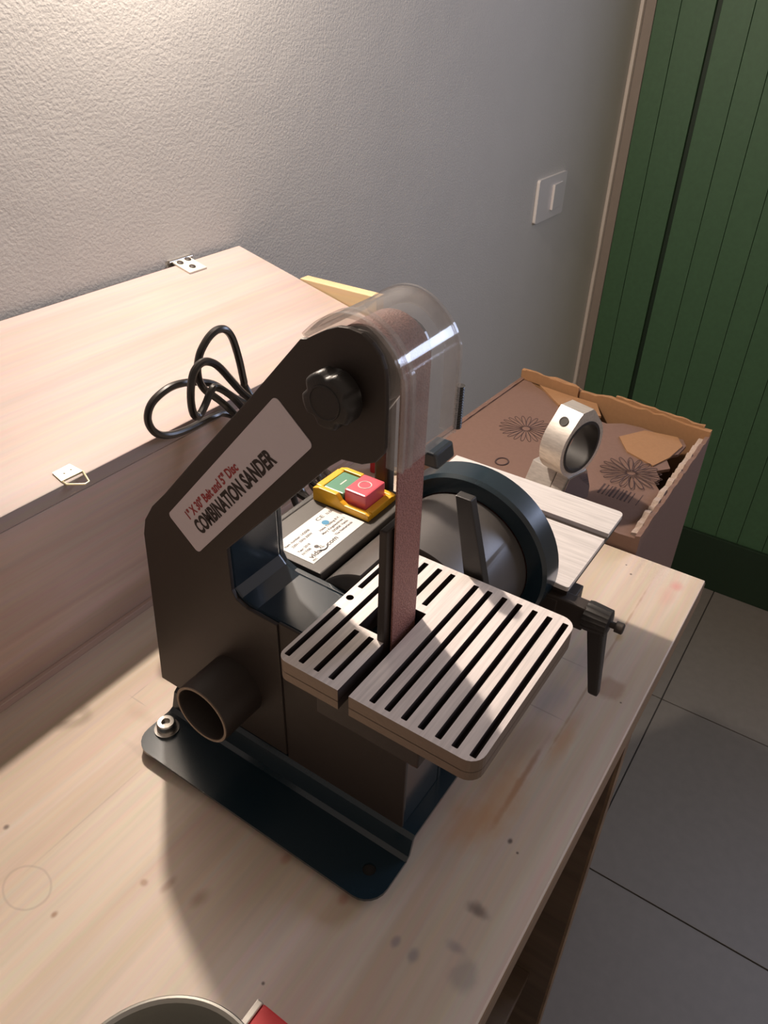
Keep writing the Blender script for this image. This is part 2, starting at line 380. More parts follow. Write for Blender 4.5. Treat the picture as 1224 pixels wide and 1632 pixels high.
def text_geo(txt, o, u, v, h, width=None, bold=0.0, thick=.15):
    """lettering as thin geometry: baseline origin o, unit directions u (along), v (up), cap height h"""
    cu = bpy.data.curves.new('lettering_curve', 'FONT'); cu.body = txt; cu.size = 1.0; cu.offset = bold; cu.resolution_u = 3
    ob = bpy.data.objects.new('lettering_tmp', cu); COL.objects.link(ob)
    dg = bpy.context.evaluated_depsgraph_get(); me = bpy.data.meshes.new_from_object(ob.evaluated_get(dg))
    xs = [p.co.x for p in me.vertices]; x0, x1 = min(xs), max(xs)
    sy = h / 0.70; sx = (width / (x1 - x0)) if width else sy
    u = Vector(u).normalized(); v = Vector(v).normalized(); nn = u.cross(v); o = Vector(o)
    mb = MB()
    mb.add([o + u * ((p.co.x - x0) * sx) + v * (p.co.y * sy) + nn * thick for p in me.vertices], [tuple(q.vertices) for q in me.polygons])
    bpy.data.objects.remove(ob); bpy.data.meshes.remove(me); bpy.data.curves.remove(cu)
    return mb
def merge(*mbs):
    r = MB()
    for m in mbs: r.add(m.v, m.f)
    return r

# ------------------------------------------------------------------ the setting
YW, XD, ZF, ZB = 690.0, 2091.0, -1516.0, -482.0
def struct(mb, name, mat, **kw):
    o = build(mb, name, mat, **kw); o['kind'] = 'structure'; return o
fl = struct(MB().box(-1400, XD, -2200, YW, ZF - 40, ZF - 3), 'floor', 'grout')
GX = [1000 + 553 * k for k in range(-4, 3)]; GY_ = [-2082 + 553 * k for k in range(0, 6)]
for i, gx in enumerate(GX):
    for j, gy in enumerate(GY_):
        x0, x1 = gx + 1.6, min(gx + 553 - 1.6, XD - 1); y0, y1 = gy + 1.6, min(gy + 553 - 1.6, YW - 1)
        if x1 - x0 < 20 or y1 - y0 < 20: continue
        build(MB().box(x0, x1, y0, y1, ZF - 10, ZF), 'tile', 'tile', fl, bevel=.8)
struct(MB().box(-1400, XD + 60, YW, YW + 120, ZF - 40, 1000), 'wall_left', 'wall')
# far wall: white strip next to the corner, panelled green door, window further right
wy0, wy1, wz0, wz1 = -1310, -350, 50, 550
mbw = MB().box(XD, XD + 120, 657, YW, ZF - 40, 1000)
mbw.box(XD + 40, XD + 120, -250, 657, ZF - 40, 1000)
mbw.box(XD, XD + 120, wy1, -250, ZF - 40, 1000).box(XD, XD + 120, -2200, wy0, ZF - 40, 1000)
mbw.box(XD, XD + 120, wy0, wy1, ZF - 40, wz0).box(XD, XD + 120, wy0, wy1, wz1, 1000)
struct(mbw, 'wall_far', 'wall')
wf = struct(MB().box(XD - 6, XD + 20, wy0 - 40, wy1 + 40, wz0 - 40, wz0).box(XD - 6, XD + 20, wy0 - 40, wy1 + 40, wz1, wz1 + 40)
            .box(XD - 6, XD + 20, wy0 - 40, wy0, wz0, wz1).box(XD - 6, XD + 20, wy1, wy1 + 40, wz0, wz1)
            .box(XD, XD + 15, (wy0 + wy1) / 2 - 14, (wy0 + wy1) / 2 + 14, wz0, wz1), 'window_1', 'trim')
struct(MB().box(XD - 16, XD, YW - 9, YW, ZF, 1000), 'trim_1', 'trim', bevel=2.5)
struct(MB().box(XD - 3, XD, 657, 680, ZF, 1000), 'shaded_strip', 'strip_shade', bevel=1)  # added board over the white wall strip, coloured brown-grey for its shade
door = struct(MB().box(XD + 12, XD + 40, -250, 657, ZF + 8, 1000), 'door_1', 'green_dark')
edges = [657, 601, 524]
y = 512
while y > -250: edges.append(y); y -= 62 if len(edges) % 2 else 70
for i in range(len(edges) - 1):
    y1_, y0_ = edges[i], edges[i + 1]
    if (y1_, y0_) == (524, 512): continue
    build(MB().box(XD + (0 if i < 2 else 2), XD + 12, y0_ + .6, y1_ - .6, ZF + 12, 1000), 'plank', 'green', door, bevel=1.0)
struct(MB().box(XD - 10, XD + 2, -250, 657, ZF, -1330), 'baseboard_far', 'green_dark', bevel=2)

# ------------------------------------------------------------------ light switch on the wall
sw = thing('light_switch', (1690, YW, -372), 'white rectangular light switch on the plaster wall near the green door', 'light switch')
pl = MB().prism([rrect(1616, 1764, -418, -328, 6)], YW - 6.5, YW + .3, 'y'); build(pl, 'cover_plate', 'plate', sw, bevel=2.0, angle=50)
build(MB().hexa([(1690, YW - 6, -400), (1742, YW - 6, -400), (1742, YW - 6, -347), (1690, YW - 6, -347)],
                [(1690, YW - 12, -400), (1742, YW - 8, -400), (1742, YW - 8, -347), (1690, YW - 12, -347)]), 'rocker', 'plate', sw, bevel=.8)

# ------------------------------------------------------------------ workbench
wb = thing('workbench', (300, 370, ZF), 'whitewashed pine workbench carrying the sander along the plaster wall', 'workbench')
build(MB().box(-600, 674, 53, YW, ZB - 27, ZB), 'bench_top', 'bench', wb, bevel=1.2, loc=(0, 0, ZB))
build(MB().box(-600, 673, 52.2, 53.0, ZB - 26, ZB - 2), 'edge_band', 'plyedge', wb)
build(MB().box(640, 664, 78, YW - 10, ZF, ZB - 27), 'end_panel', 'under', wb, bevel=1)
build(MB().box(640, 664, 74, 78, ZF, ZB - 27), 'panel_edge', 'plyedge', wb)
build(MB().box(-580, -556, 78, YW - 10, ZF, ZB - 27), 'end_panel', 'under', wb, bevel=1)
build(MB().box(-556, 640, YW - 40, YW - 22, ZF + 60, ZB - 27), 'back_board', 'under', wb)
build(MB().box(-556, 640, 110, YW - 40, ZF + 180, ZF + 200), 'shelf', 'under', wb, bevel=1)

# ------------------------------------------------------------------ sloped wooden box at the back of the bench
bx = thing('wooden_box', (100, 580, ZB), 'long pine box with a sloping hinged lid against the plaster wall', 'box')
build(MB().box(-600, 690, 476, 490, ZB, -334), 'front_panel', 'boxwood', bx, bevel=.8, loc=(0, 0, 0))
build(MB().box(-600, 690, 471.5, 476, ZB, ZB + 7), 'base_strip', 'boxwood', bx, bevel=.8, loc=(0, 0, 0))
build(MB().box(-600, 690, 668, 680, ZB, -284), 'back_panel', 'boxwood', bx, loc=(0, 0, 0))
build(MB().box(-600, 690, 490, 668, ZB, ZB + 8), 'bottom_panel', 'boxwood', bx, loc=(0, 0, 0))
sl = 51.0 / 210.0
def lidz(y): return -318.0 + (y - 471.0) * sl
build(MB().hexa([(-600, 471, lidz(471) - 12.5), (700, 471, lidz(471) - 12.5), (700, 683, lidz(683) - 12.5), (-600, 683, lidz(683) - 12.5)],
                [(-600, 471, lidz(471)), (700, 471, lidz(471)), (700, 683, lidz(683)), (-600, 683, lidz(683))]), 'lid', 'lid', bx, bevel=1.2, loc=(0, 0, 0))
# end board, its level top stands above the lid towards the front
build(MB().box(701, 716, 476, 588, ZB + 0, lidz(588) + 0.5), 'end_board', 'endwood', bx, bevel=.8, loc=(0, 0, 0))
# hinge: plate with three screws
def on_lid(mb):   # local (x, y along the slope, z above) -> world
    c = 1 / math.hypot(1, sl); s_ = sl * c
    r = MB(); r.add([(p[0], 471 + p[1] * c - p[2] * s_, lidz(471) + p[1] * s_ + p[2] * c) for p in mb.v], mb.f); return r
hl = math.hypot(210, 51) / 210
hg = build(on_lid(MB().box(594, 621, 189 * hl, 216 * hl, 0.0, 2.2)), 'hinge', 'zinc', bx, bevel=.5)
for (x, yy) in ((601, 211), (615, 213), (607, 198)):
    build(on_lid(MB().lathe([(2.0, 4.0), (3.0, 3.6), (3.8, 2.0), (3.9, 0)], (x, yy * hl), 'z', 16)), 'screw', 'black', hg, smooth=True)
build(on_lid(MB().lathe([(590, 2.0), (625, 2.0)], (217.5 * hl, 2.0), 'x', 12)), 'pin', 'steel', hg, smooth=True)
# hanger plate with a wire triangle
hp = build(on_lid(MB().prism([[(273, 3.5), (292, 3.0), (290, 15.5), (274, 15.2)], circ(280, 9, .9, 10), circ(286.5, 9.5, .9, 10)], 0, 1.3, 'z')), 'hanger_plate', 'brass', bx)
build(MB().tube([(273.5, 473.5, lidz(473) + 1), (274.5, 470.5, -318.6), (284.5, 461.8, -320.2), (288.5, 462.4, -320.0), (292.2, 473.5, lidz(473) + 1)], .8, 8), 'wire_loop', 'brass', hp, smooth=True)

# ------------------------------------------------------------------ the sander
sd = thing('belt_disc_sander', (256, 245, ZB), 'black bench sander with upright abrasive belt, slotted aluminium table and disc guard', 'sander')
X0, X1 = 254.0, 305.0; WC0 = (189.0, -145.5)
outer = [(166.6, -174.5), (166.5, -153.3), (166.9, -141.3), (167.7, -135.6), (170.1, -129.9), (174.8, -125.1), (180.4, -122.2), (187.1, -121.3), (192.8, -122.0),
         (199.1, -124.7), (206.3, -129.0), (210.8, -131.9), (214.5, -132.8), (250.7, -174.1), (291.1, -218.5), (329.4, -261.8), (343.9, -276.9), (353.8, -291.4),
         (357.9, -304.5), (361.9, -353.1), (370.5, -450.7)]
throat = [(243, -450.7), (243, -326), (268, -325), (276.5, -321.5), (279.5, -316), (279.5, -283), (238, -238.3), (199.5, -195.9), (191.5, -188.9), (179.5, -187.4), (171.8, -183.7), (167.6, -178)]
build(MB().prism([outer + throat], X0, X0 + 3, 'x'), 'side_cover', 'black', sd, bevel=.6, angle=60)
# cast frame behind the cover
arm = [(221, -150), (250.7, -177), (291.1, -221), (329.4, -264), (350, -292), (355, -306), (359, -353), (366, -449), (146, -455), (146, -326), (262, -325), (274, -321.5), (279.5, -316), (279.5, -278), (238, -231), (201, -190), (207, -172)]
build(MB().prism([arm], X0 + 3, X1 - 4, 'x'), 'cast_frame', 'blue', sd, bevel=1.5, angle=50)
head = [(WC0[0] + 15 * math.cos(math.radians(a)), WC0[1] + 15 * math.sin(math.radians(a))) for a in range(230, 19, -15)]
build(MB().prism([head + [(221, -151), (250.7, -177)] + [(p[0] - 1, p[1] - 1) for p in outer[14:]] + [(146, -455), (146, -326)] + throat[2:5] + [(279.5, -277), (238, -231), (201, -190)]], X1 - 4, X1, 'x'), 'back_plate', 'blue', sd, bevel=.8, angle=60)
build(MB().box(255.5, 257.5, 146, 243, -455, -325), 'front_cover', 'black', sd, bevel=.5)
# name label with two lines of lettering
L4, L3, L2, L1 = Vector((329, -277)), Vector((305.5, -297.2)), Vector((208.5, -186.7)), Vector((232, -167.2))
def lab(u, v): p = L3 + (L2 - L3) * u + (L4 - L3) * v; return p
ux = (L2 - L3).normalized(); uy = Vector((-ux.y, ux.x)); 
if uy.dot(L4 - L3) < 0: uy = -uy
ln, wd = (L2 - L3).length, (L4 - L3).dot(uy)
nl_loop = [L3 + ux * p[0] + uy * p[1] for p in rrect(0, ln, 0, wd, 3.2)]
nl = build(MB().prism([nl_loop], X0 - .35, X0 + .1, 'x'), 'name_label', 'label', sd, label='white name label printed 1" X 30" Belt and 5" Disc COMBINATION SANDER')
U3, V3 = (0, ux.x, ux.y), (0, uy.x, uy.y)
def labtxt(t, u0, v0, u1, h, bold):
    p = L3 + ux * (ln * u0) + uy * (wd * v0)
    return text_geo(t, (X0 - .35, p.x, p.y), U3, V3, h, ln * (u1 - u0), bold, .12)
build(labtxt('COMBINATION SANDER', .115, .225, .80, wd * .29, .045), 'lettering', 'black_print', nl)
build(labtxt('1" X 30" Belt and 5" Disc', .115, .60, .595, wd * .18, .035), 'lettering', 'red_print', nl)
# belt wheel, belt, platen
WC = (189.0, -145.5); WR = 19.4; DC = (204.0, -361.0)
build(MB().lathe([(268, WR - 1), (275, WR), (282.5, WR + .4), (290, WR), (297, WR - 1)], WC, 'x', 48), 'upper_wheel', 'plastic', sd, smooth=True)
build(MB().lathe([(257, 5), (301, 5)], WC, 'x', 20), 'wheel_axle', 'steel', sd, smooth=True)
BW0, BW1 = 270.0, 295.2
bl = []
for k in range(0, 25): t = math.radians(180 - k * (180 - 42) / 24); bl.append((WC[0] + (WR + 1.2) * math.cos(t), WC[1] + (WR + 1.2) * math.sin(t)))
IC = (318.0, -300.0); IR = 16
for k in range(0, 13): t = math.radians(42 - k * 140 / 12); bl.append((IC[0] + IR * math.cos(t), IC[1] + IR * math.sin(t)))
DR = DC[0] - 168.6
for k in range(0, 13): t = math.radians(-100 - k * 80 / 12); bl.append((DC[0] + DR * math.cos(t), DC[1] + DR * math.sin(t)))
bl_in = []
n = len(bl)
for i in range(n):
    a, b_ = Vector(bl[i - 1]), Vector(bl[(i + 1) % n]); t = (b_ - a).normalized(); bl_in.append((bl[i][0] + t.y * 1.0, bl[i][1] - t.x * 1.0))
# only the run in the open and round the upper wheel is a free strip; the rest lies inside the frame
vis = [(168.6, -352), (168.6, -300), (168.6, -240), (168.6, -190)] + bl[0:25] + [(221, -150), (232, -162)]
build(MB().strip(vis, -1.0, BW0, BW1, 'x'), 'sanding_belt', 'belt', sd, smooth=True, label='reddish brown abrasive belt')
build(MB().box(265, 300, 170.8, 176.0, -345, -231), 'platen', 'black', sd, bevel=1.2)
# tracking knob with lobes
def lob(t, a): return 1.0 - .17 * (max(0, math.cos(5 * t - math.pi / 2)) ** 1.2) if a < 250 else 1.0
kb = build(MB().lathe([(254.5, 9), (251, 9), (250.5, 12.5), (249, 13.9), (241, 13.9), (239.6, 12.9), (239.2, 11.5), (239.2, 0)], (189.5, -152.0), 'x', 80, lob), 'tracking_knob', 'plastic', sd, smooth=True, angle=45)
build(MB().lathe([(239.3, 8.8), (238.7, 8.6), (238.6, 8.0), (239.0, 7.7), (239.0, 0)], (189.5, -152.0), 'x', 40), 'knob_cap', 'plastic', kb, smooth=True, angle=35)
# clear guard round the upper wheel
gp = [(214.6, -131.5), (208.4, -125.6), (202.3, -121.2), (195.5, -117.9), (189.4, -116.6), (182.4, -117.0), (175.1, -119.9), (168.2, -125.2), (163.4, -130.8), (160.6, -136.8), (159.0, -143), (158.7, -164.6), (159.0, -186)]
gp = [tuple(p) for p in catmull(gp, 4)]
gi = []
for i, p in enumerate(gp):
    a, b_ = Vector(gp[max(i - 1, 0)]), Vector(gp[min(i + 1, len(gp) - 1)]); t = (b_ - a).normalized(); gi.append((p[0] - t.y, p[1] + t.x))
def offs(d):
    return [(p[0] + (q[0] - p[0]) * d, p[1] + (q[1] - p[1]) * d) for p, q in zip(gp, gi)]
wg = build(MB().prism([gp + list(reversed(offs(1.8)))], 257.2, 306, 'x'), 'wheel_guard', 'clear', sd, smooth=True, angle=30, label='clear plastic guard over the upper wheel')
build(MB().prism([offs(-.9) + list(reversed(offs(8.2)))], 256.2, 258.0, 'x'), 'guard_flange', 'clear', wg)
build(MB().prism([offs(-.9) + list(reversed(offs(8.2)))], 305.2, 307.0, 'x'), 'guard_flange', 'clear', wg)
build(MB().prism([offs(-1.0) + list(reversed(offs(.1)))], 262, 265, 'x'), 'guard_rib', 'clear', wg)
# knurled knob and black bar behind the guard
build(MB().lathe([(-193 + k * .75, 2.6 if k % 2 else 2.1) for k in range(34)] , (323, 166), 'z', 14), 'threaded_rod', 'plastic', sd)
build(MB().hexa([(305, 166, -211), (324, 166, -211), (324, 180, -211), (305, 180, -211)], [(305, 168, -202), (324, 168, -202), (324, 178, -202), (305, 178, -202)]), 'bracket_bar', 'blue', sd, bevel=1.5)
build(MB().hexa([(350, 146, -331), (357, 146, -331), (357, 162, -331), (350, 162, -331)], [(350, 166, -255), (357, 166, -255), (357, 177, -255), (350, 177, -255)]), 'guard_strut', 'plastic', sd, bevel=.8)
# motor, disc, guard
mo = MB(); prof = [(305.4, 0), (305.4, 52), (306.5, 54), (349, 54), (351, 54), (424, 54), (424, 0)]
mo.lathe(prof, DC, 'x', 128)
mo.v = [(p[0], p[1], min(p[2], -327.0)) if (p[0] < 350 and p[1] < 215) else p for p in mo.v]
build(mo, 'motor', 'grey_motor', sd, smooth=True, angle=40)
GC = (204.0, -361.0)
build(MB().ring([(425, 54.6), (426, 66.3), (429, 68.6), (447, 70.0), (447, 66.6), (431, 65), (430, 54.6)], GC, 'x', 72), 'disc_guard', 'teal', sd, smooth=True, angle=30)
build(MB().lathe([(433, 0), (433, 63), (441, 63.5), (441, 0)], GC, 'x', 64), 'sanding_disc', 'belt', sd, smooth=True, angle=40)
# base plate: deck, risers and flanges
prof = [(208, -472), (246, -472), (249, -470.5), (253, -457.5), (256, -455), (452, -455), (455, -457.5), (459, -470.5), (462, -472), (500, -472)]
bp_ = MB().strip(prof, -2.4, 136, 357, 'y')
def cut(p):
    x, y_, z = p
    for (cx, sx) in ((208, 1), (500, -1)):
        d = (x - cx) * sx
        if d < .5: y_ = min(max(y_, 152), 341)
    return (x, y_, z)
bpm = MB()
flange = lambda xa, xb, fl_: MB().prism([rrect(xa, xb, 136, 357, [0.01, 16, 16, 0.01] if fl_ else [16, .01, .01, 16]), circ((xa + xb) / 2 + (1 if fl_ else -1), 153, 4.5)], -474.4, -472, 'z')
bpm = merge(MB().strip([(245.5, -472.0), (249, -470.5), (253, -457.5), (256, -455), (452, -455), (455, -457.5), (459, -470.5), (462.5, -472.0)], -2.4, 136, 357, 'y'), flange(208, 246.5, True), flange(461.5, 500, False))
bs = build(bpm, 'base_plate', 'teal', sd, smooth=True, angle=30)
for (bx_, by_) in ((232, 345), (476, 345), (476, 153)):
    bo = build(MB().lathe([(-472, 9.5), (-470.6, 9.5), (-470.4, 7.4), (-464.5, 7.0), (-463.6, 6.2), (-463.6, 3.4), (-467, 3.2), (-467, 0)], (bx_, by_), 'z', 24), 'bolt', 'steel', bs, smooth=True, angle=35)
for (bx_, by_) in ((229, 345), (229, 153), (478, 345), (478, 153)):
    build(MB().lathe([(ZB, 12), (-475, 11), (-474.4, 10.5)], (bx_, by_), 'z', 24), 'rubber_foot', 'rubber', bs, smooth=True)
# dust port
PC = (285.5, -404.0)
build(MB().ring([(255, 23.2), (221, 23.2), (220, 22.6), (220, 20.6), (221, 20.2), (255, 20.2)], PC, 'x', 48), 'dust_port', 'black', sd, smooth=True, angle=50)
build(MB().ring([(219.4, 22.7), (219.4, 20.9), (220.6, 20.9), (220.6, 22.7)], PC, 'x', 48), 'port_rim', 'alu_side', sd, smooth=True, label='worn bright rim of the dust port')
# slotted belt table
TX0, TX1, TY0, TY1, TZ = 221.5, 347.0, 86.5, 214.5, -309.0
holes = []
def slot(x0, x1, y_, wdt=3.7): holes.append(rrect(x0, x1, y_ - wdt / 2, y_ + wdt / 2, .4, 1))
slot(226, 275, 210.2); slot(297, 342, 210.6); slot(226, 342, 200.2); slot(226, 265, 189.6); slot(226, 265, 179.3); slot(311, 342.5, 189.4); slot(308, 342.5, 179); slot(306.5, 342.5, 169.3)
for y_ in (151.7, 142.1, 131.8, 121.6, 111.4, 101.8, 91.6): slot(225.3, 341.5, y_)
holes.append(circ(286, 210.2, 2.5, 16))
body = [(TX1, TY1 - 8)]
o_ = rrect(TX0, TX1, TY0, TY1, [5, 7, 9, 9])
# open slit from the near edge to the belt opening, cut into the outline
slit = [(TX0, 171.2), (266, 171.2), (269, 171.2), (269, 191.5), (300.5, 191.5), (300.5, 164.0), (266, 164.0), (TX0, 164.0)]
i0 = max(i for i, p in enumerate(o_) if abs(p[0] - TX0) < .01 and p[1] > 180)
o_ = o_[:i0 + 1] + slit + o_[i0 + 1:]
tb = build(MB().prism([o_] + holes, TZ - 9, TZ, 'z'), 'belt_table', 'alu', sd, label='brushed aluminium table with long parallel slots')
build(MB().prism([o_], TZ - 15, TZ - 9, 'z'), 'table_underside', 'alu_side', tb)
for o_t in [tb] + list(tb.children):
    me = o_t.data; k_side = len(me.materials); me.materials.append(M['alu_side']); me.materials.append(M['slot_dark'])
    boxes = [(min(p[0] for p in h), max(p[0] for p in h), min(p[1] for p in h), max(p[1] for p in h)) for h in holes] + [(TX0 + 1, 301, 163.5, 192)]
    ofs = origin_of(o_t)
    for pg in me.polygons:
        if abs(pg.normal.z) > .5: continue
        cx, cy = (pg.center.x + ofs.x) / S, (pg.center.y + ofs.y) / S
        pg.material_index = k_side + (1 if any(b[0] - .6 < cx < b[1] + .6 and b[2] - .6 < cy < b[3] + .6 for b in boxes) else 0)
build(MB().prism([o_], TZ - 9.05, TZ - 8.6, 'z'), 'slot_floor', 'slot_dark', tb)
build(MB().box(232, 252, 125, 195, -352, TZ - 15), 'table_bracket', 'black', sd, bevel=1)
# disc table with mitre slot, bracket and clamp lever
DZ = -369.0
dt = MB().prism([rrect(446, 522, 123.5, 290, [.01, .01, 2, .01])], DZ - 4, DZ, 'z').prism([rrect(531, 569, 123.5, 290, [.01, .01, .01, 5])], DZ - 4, DZ, 'z')
dtb = build(dt, 'disc_table', 'alu2', sd, bevel=.4, angle=60, label='flat aluminium table beside the disc')
build(MB().box(448, 567, 124.5, 289, DZ - 10, DZ - 4), 'table_underside', 'black', dtb)
build(MB().box(446, 468, 118, 136, -402, DZ - 10).box(440, 462, 128, 190, -405, -380), 'table_bracket', 'black', sd, bevel=1)
build(MB().box(441, 453, 106, 150, -400, -378), 'trunnion_bar', 'black', sd, bevel=1.5)
lv = MB().lathe([(87.5, 7), (88.5, 10.5), (104, 11.5), (107, 11)], (-388, 448), 'y', 40, lambda t, a: 1 + .03 * math.cos(20 * t))
build(lv, 'lever_hub', 'plastic', sd, smooth=True, angle=50)
build(MB().hexa([(444, 82.5, -462), (452, 82.5, -462), (452, 91, -462), (444, 91, -462)], [(441, 90, -391), (455, 90, -391), (455, 103.5, -391), (441, 103.5, -391)]), 'clamp_lever', 'plastic', sd, bevel=2.2)
build(MB().lathe([(88, 2.6), (83.5, 2.6), (83.5, 4.4), (78, 4.4), (77.4, 3.6), (77.4, 0)], (-388, 448), 'y', 20), 'clamp_screw', 'black', sd, smooth=True, angle=40)
# motor box, rating label, switch
SX0, SX1, SY0, SY1, SZ = 309.0, 424.0, 251.5, 319.0, -325.5
build(MB().box(SX0, SX1, SY0, 313.0, SZ - 8, SZ), 'terminal_box_lid', 'slab', sd, bevel=1)
build(MB().box(SX0 + 1, SX1 - 1, SY0 + 3, SY1, SZ - 70, SZ - 8).box(SX0 + 1, SX1 - 1, 314, SY1, SZ - 9, SZ - 1), 'terminal_box', 'plastic', sd, bevel=1)
rl = build(MB().box(314.5, 375, 262, 297.3, SZ - .05, SZ + .35), 'rating_label', 'label2', sd, label='glossy white rating label with a web address')
EX, EY = (1, 0, 0), (0, 1, 0); lz = SZ + .35
def rt(t, x, y_, h, wdt, bold=0.032): return text_geo(t, (x, y_, lz), EX, EY, h, wdt, bold, .06)
build(merge(rt('Item number: 142008', 317, 288.5, 2.1, 27), rt('230V~ 50Hz 300W', 320, 284.2, 2.1, 22), rt('Year: 2018', 318, 277.5, 2.0, 13), rt('N17/08', 318, 273.5, 2.0, 9),
            rt('Haba Trading B.V.', 347, 281, 2.0, 23), rt('Mary Kingsleystraat 1', 345, 277, 2.0, 26), rt('5928SK Venlo', 352, 273, 2.0, 18), rt('The Netherlands', 350, 269, 2.0, 20),
            rt('CE', 356, 290.5, 3.4, 8, .01), rt('N-EK', 367, 290, 2.6, 7, .02), rt('PRC', 317, 263.2, 1.6, 4)), 'lettering', 'black_print', rl)
build(merge(rt('vida', 318, 266, 4.2, 11.5, .03), rt('.com', 336, 266, 4.0, 12.5, .025), rt('XL', 330.5, 268.2, 3.0, 4.5, .02)), 'lettering', 'black_print', rl)
build(MB().tube([(333 + 4.4 * math.cos(t), 269 + 3.6 * math.sin(t), lz + .1) for t in [math.radians(a) for a in range(200, 341, 14)]], .5, 6)
      .prism([circ(331.2, 272.4, 1.8, 14)], lz, lz + .12, 'z'), 'logo_mark', 'black_print', rl)
build(MB().prism([circ(358, 285.3, 2.9, 20)], lz, lz + .1, 'z'), 'round_mark', 'blue_print', rl)
ps = build(MB().prism([[(260, SZ), (312, SZ), (312, SZ + 11), (306, SZ + 13), (290, SZ + 13), (286, SZ + 8), (282, SZ + 6), (263, SZ + 6), (260, SZ + 5)]], 377, 381.5, 'x')
           .prism([[(260, SZ), (312, SZ), (312, SZ + 11), (306, SZ + 13), (290, SZ + 13), (286, SZ + 8), (282, SZ + 6), (263, SZ + 6), (260, SZ + 5)]], 409.5, 414, 'x')
           .box(381.5, 409.5, 260, 266, SZ, SZ + 6).box(381.5, 409.5, 306, 312, SZ, SZ + 12).box(381.5, 409.5, 266, 306, SZ, SZ + 4), 'power_switch', 'yellow', sd, bevel=.7, angle=40, label='yellow switch housing')
build(MB().box(382.5, 408.5, 287, 305.5, SZ + 4, SZ + 12), 'start_button', 'gbtn', ps, bevel=.9, label='green start button')
build(MB().box(382.5, 408.5, 266.5, 286, SZ + 4, SZ + 17), 'stop_button', 'rbtn', ps, bevel=1.4, label='red stop button raised above the green one')
build(MB().tube([(395.5 + 5 * math.cos(t), 276.2 + 5 * math.sin(t), SZ + 17.05) for t in [2 * math.pi * k / 28 for k in range(28)]], .42, 6, True)
      .box(391.5, 399.5, 296, 297.0, SZ + 12.0, SZ + 12.15), 'button_symbol', 'white_print', ps)
build(MB().prism([rrect(420, 432, 272, 286, 4)], -396, -200, 'z'), 'conduit_post', 'black', sd, bevel=.5, angle=60)
# power cord: loops standing behind the arm, the rest coiled on the bench
A_ = [(445.5, 440.0, -295.6), (443.5, 440.9, -286.2), (441.1, 441.7, -266.4), (436.4, 442.6, -245.6), (430.0, 443.4, -236.2), (421.6, 444.3, -234.3), (412.6, 445.1, -237.8), (404.1, 446.0, -245.8), (400.3, 446.9, -253.7), (398.4, 447.7, -263.2), (400.0, 448.6, -273.2), (405.3, 449.4, -282.9), (413.4, 450.3, -291.1), (422.9, 451.1, -300.9), (432.5, 452.0, -312.1)]
B_ = [(424.0, 425.0, -285.0), (413.2, 425.9, -269.9), (403.0, 426.9, -255.6), (394.6, 427.8, -248.5), (386.8, 428.8, -246.9), (379.2, 429.7, -251.5), (375.3, 430.6, -260.8), (373.7, 431.6, -272.9), (374.4, 432.5, -284.4), (377.5, 433.4, -291.6), (382.8, 434.4, -293.2), (390.4, 435.3, -288.1), (398.4, 436.3, -280.3), (404.6, 437.2, -277.3), (412.2, 438.1, -281.4), (421.9, 439.1, -290.2), (431.7, 440.0, -301.1)]
C_ = [(454.5, 458.0, -315.5), (440.6, 458.5, -303.0), (427.5, 459.1, -290.2), (414.3, 459.6, -282.5), (396.8, 460.1, -276.1), (380.5, 460.7, -273.9), (366.1, 461.2, -276.8), (356.8, 461.7, -282.5), (352.7, 462.3, -292.0), (354.9, 462.8, -302.6), (362.5, 463.3, -311.8), (375.6, 463.9, -317.8), (393.4, 464.4, -320.8), (411.0, 464.9, -321.4), (428.0, 465.5, -322.6), (445.1, 466.0, -327.8)]
path = [(400, 300, -400), (420, 345, -405), (448, 372, -420), (449, 392, -402), (452, 402, -380), (450, 420, -330)] + A_ + [(445, 445, -335), (460, 410, -392), (466, 390, -404), (470, 405, -398), (462, 425, -340), (440, 422, -305)] + B_ + \
       [(450, 436, -330), (478, 412, -385), (485, 388, -402), (497, 404, -398), (490, 440, -350), (470, 456, -328)] + C_ + [(480, 448, -355), (505, 425, -390), (500, 388, -410), (515, 408, -404), (530, 440, -440), (540, 400, -470), (520, 370, -478), (490, 360, -478.5)]
build(MB().tube(catmull(path, 7), 3.3, 10), 'power_cord', 'cord', sd, smooth=True, label='black power cord bent into standing loops')

# ------------------------------------------------------------------ small clamp standing on the carton
cl = thing('collar_clamp', (704, 224, -467), 'bright aluminium collar clamp standing upright on the torn carton behind the disc table', 'clamp')
ca = math.radians(-16)
def crot(mb):   # local: bore axis along y, z measured from the collar centre; turned about the vertical
    r = MB(); r.add([(704 + p[0] * math.cos(ca) - p[1] * math.sin(ca), 224 + p[0] * math.sin(ca) + p[1] * math.cos(ca), p[2] - 394) for p in mb.v], mb.f); return r
ro = [(35 * math.sin(t), 35 * math.cos(t)) for t in [math.radians(a) for a in range(42, 319, 10)]] + [(-13, 38.5), (-9, 42), (9, 42), (13, 38.5)]
build(crot(MB().prism([ro, circ(0, 0, 28.6, 48)], -14, 14, 'y')), 'collar', 'clamp_alu', cl, smooth=True, angle=28)
build(crot(MB().ring([(-14.4, 29.6), (-14.4, 26.4), (14.4, 26.4), (14.4, 29.6)], (0, 0), 'y', 48)), 'collar_liner', 'rubber', cl, smooth=True, angle=40, label='black ring inside the collar')
tg, nm_, cc = Vector((.64, 0, .77)), Vector((-.77, 0, .64)), Vector((-20.0, 0, 31.5)); scv = []
for (d, rr) in ((-3.0, 5.2), (.5, 5.2), (.5, 3.8), (.2, 3.6)):
    for k in range(20): a = 2 * math.pi * k / 20; scv.append(cc + nm_ * d + tg * (rr * math.cos(a)) + Vector((0, 1, 0)) * (rr * math.sin(a)))
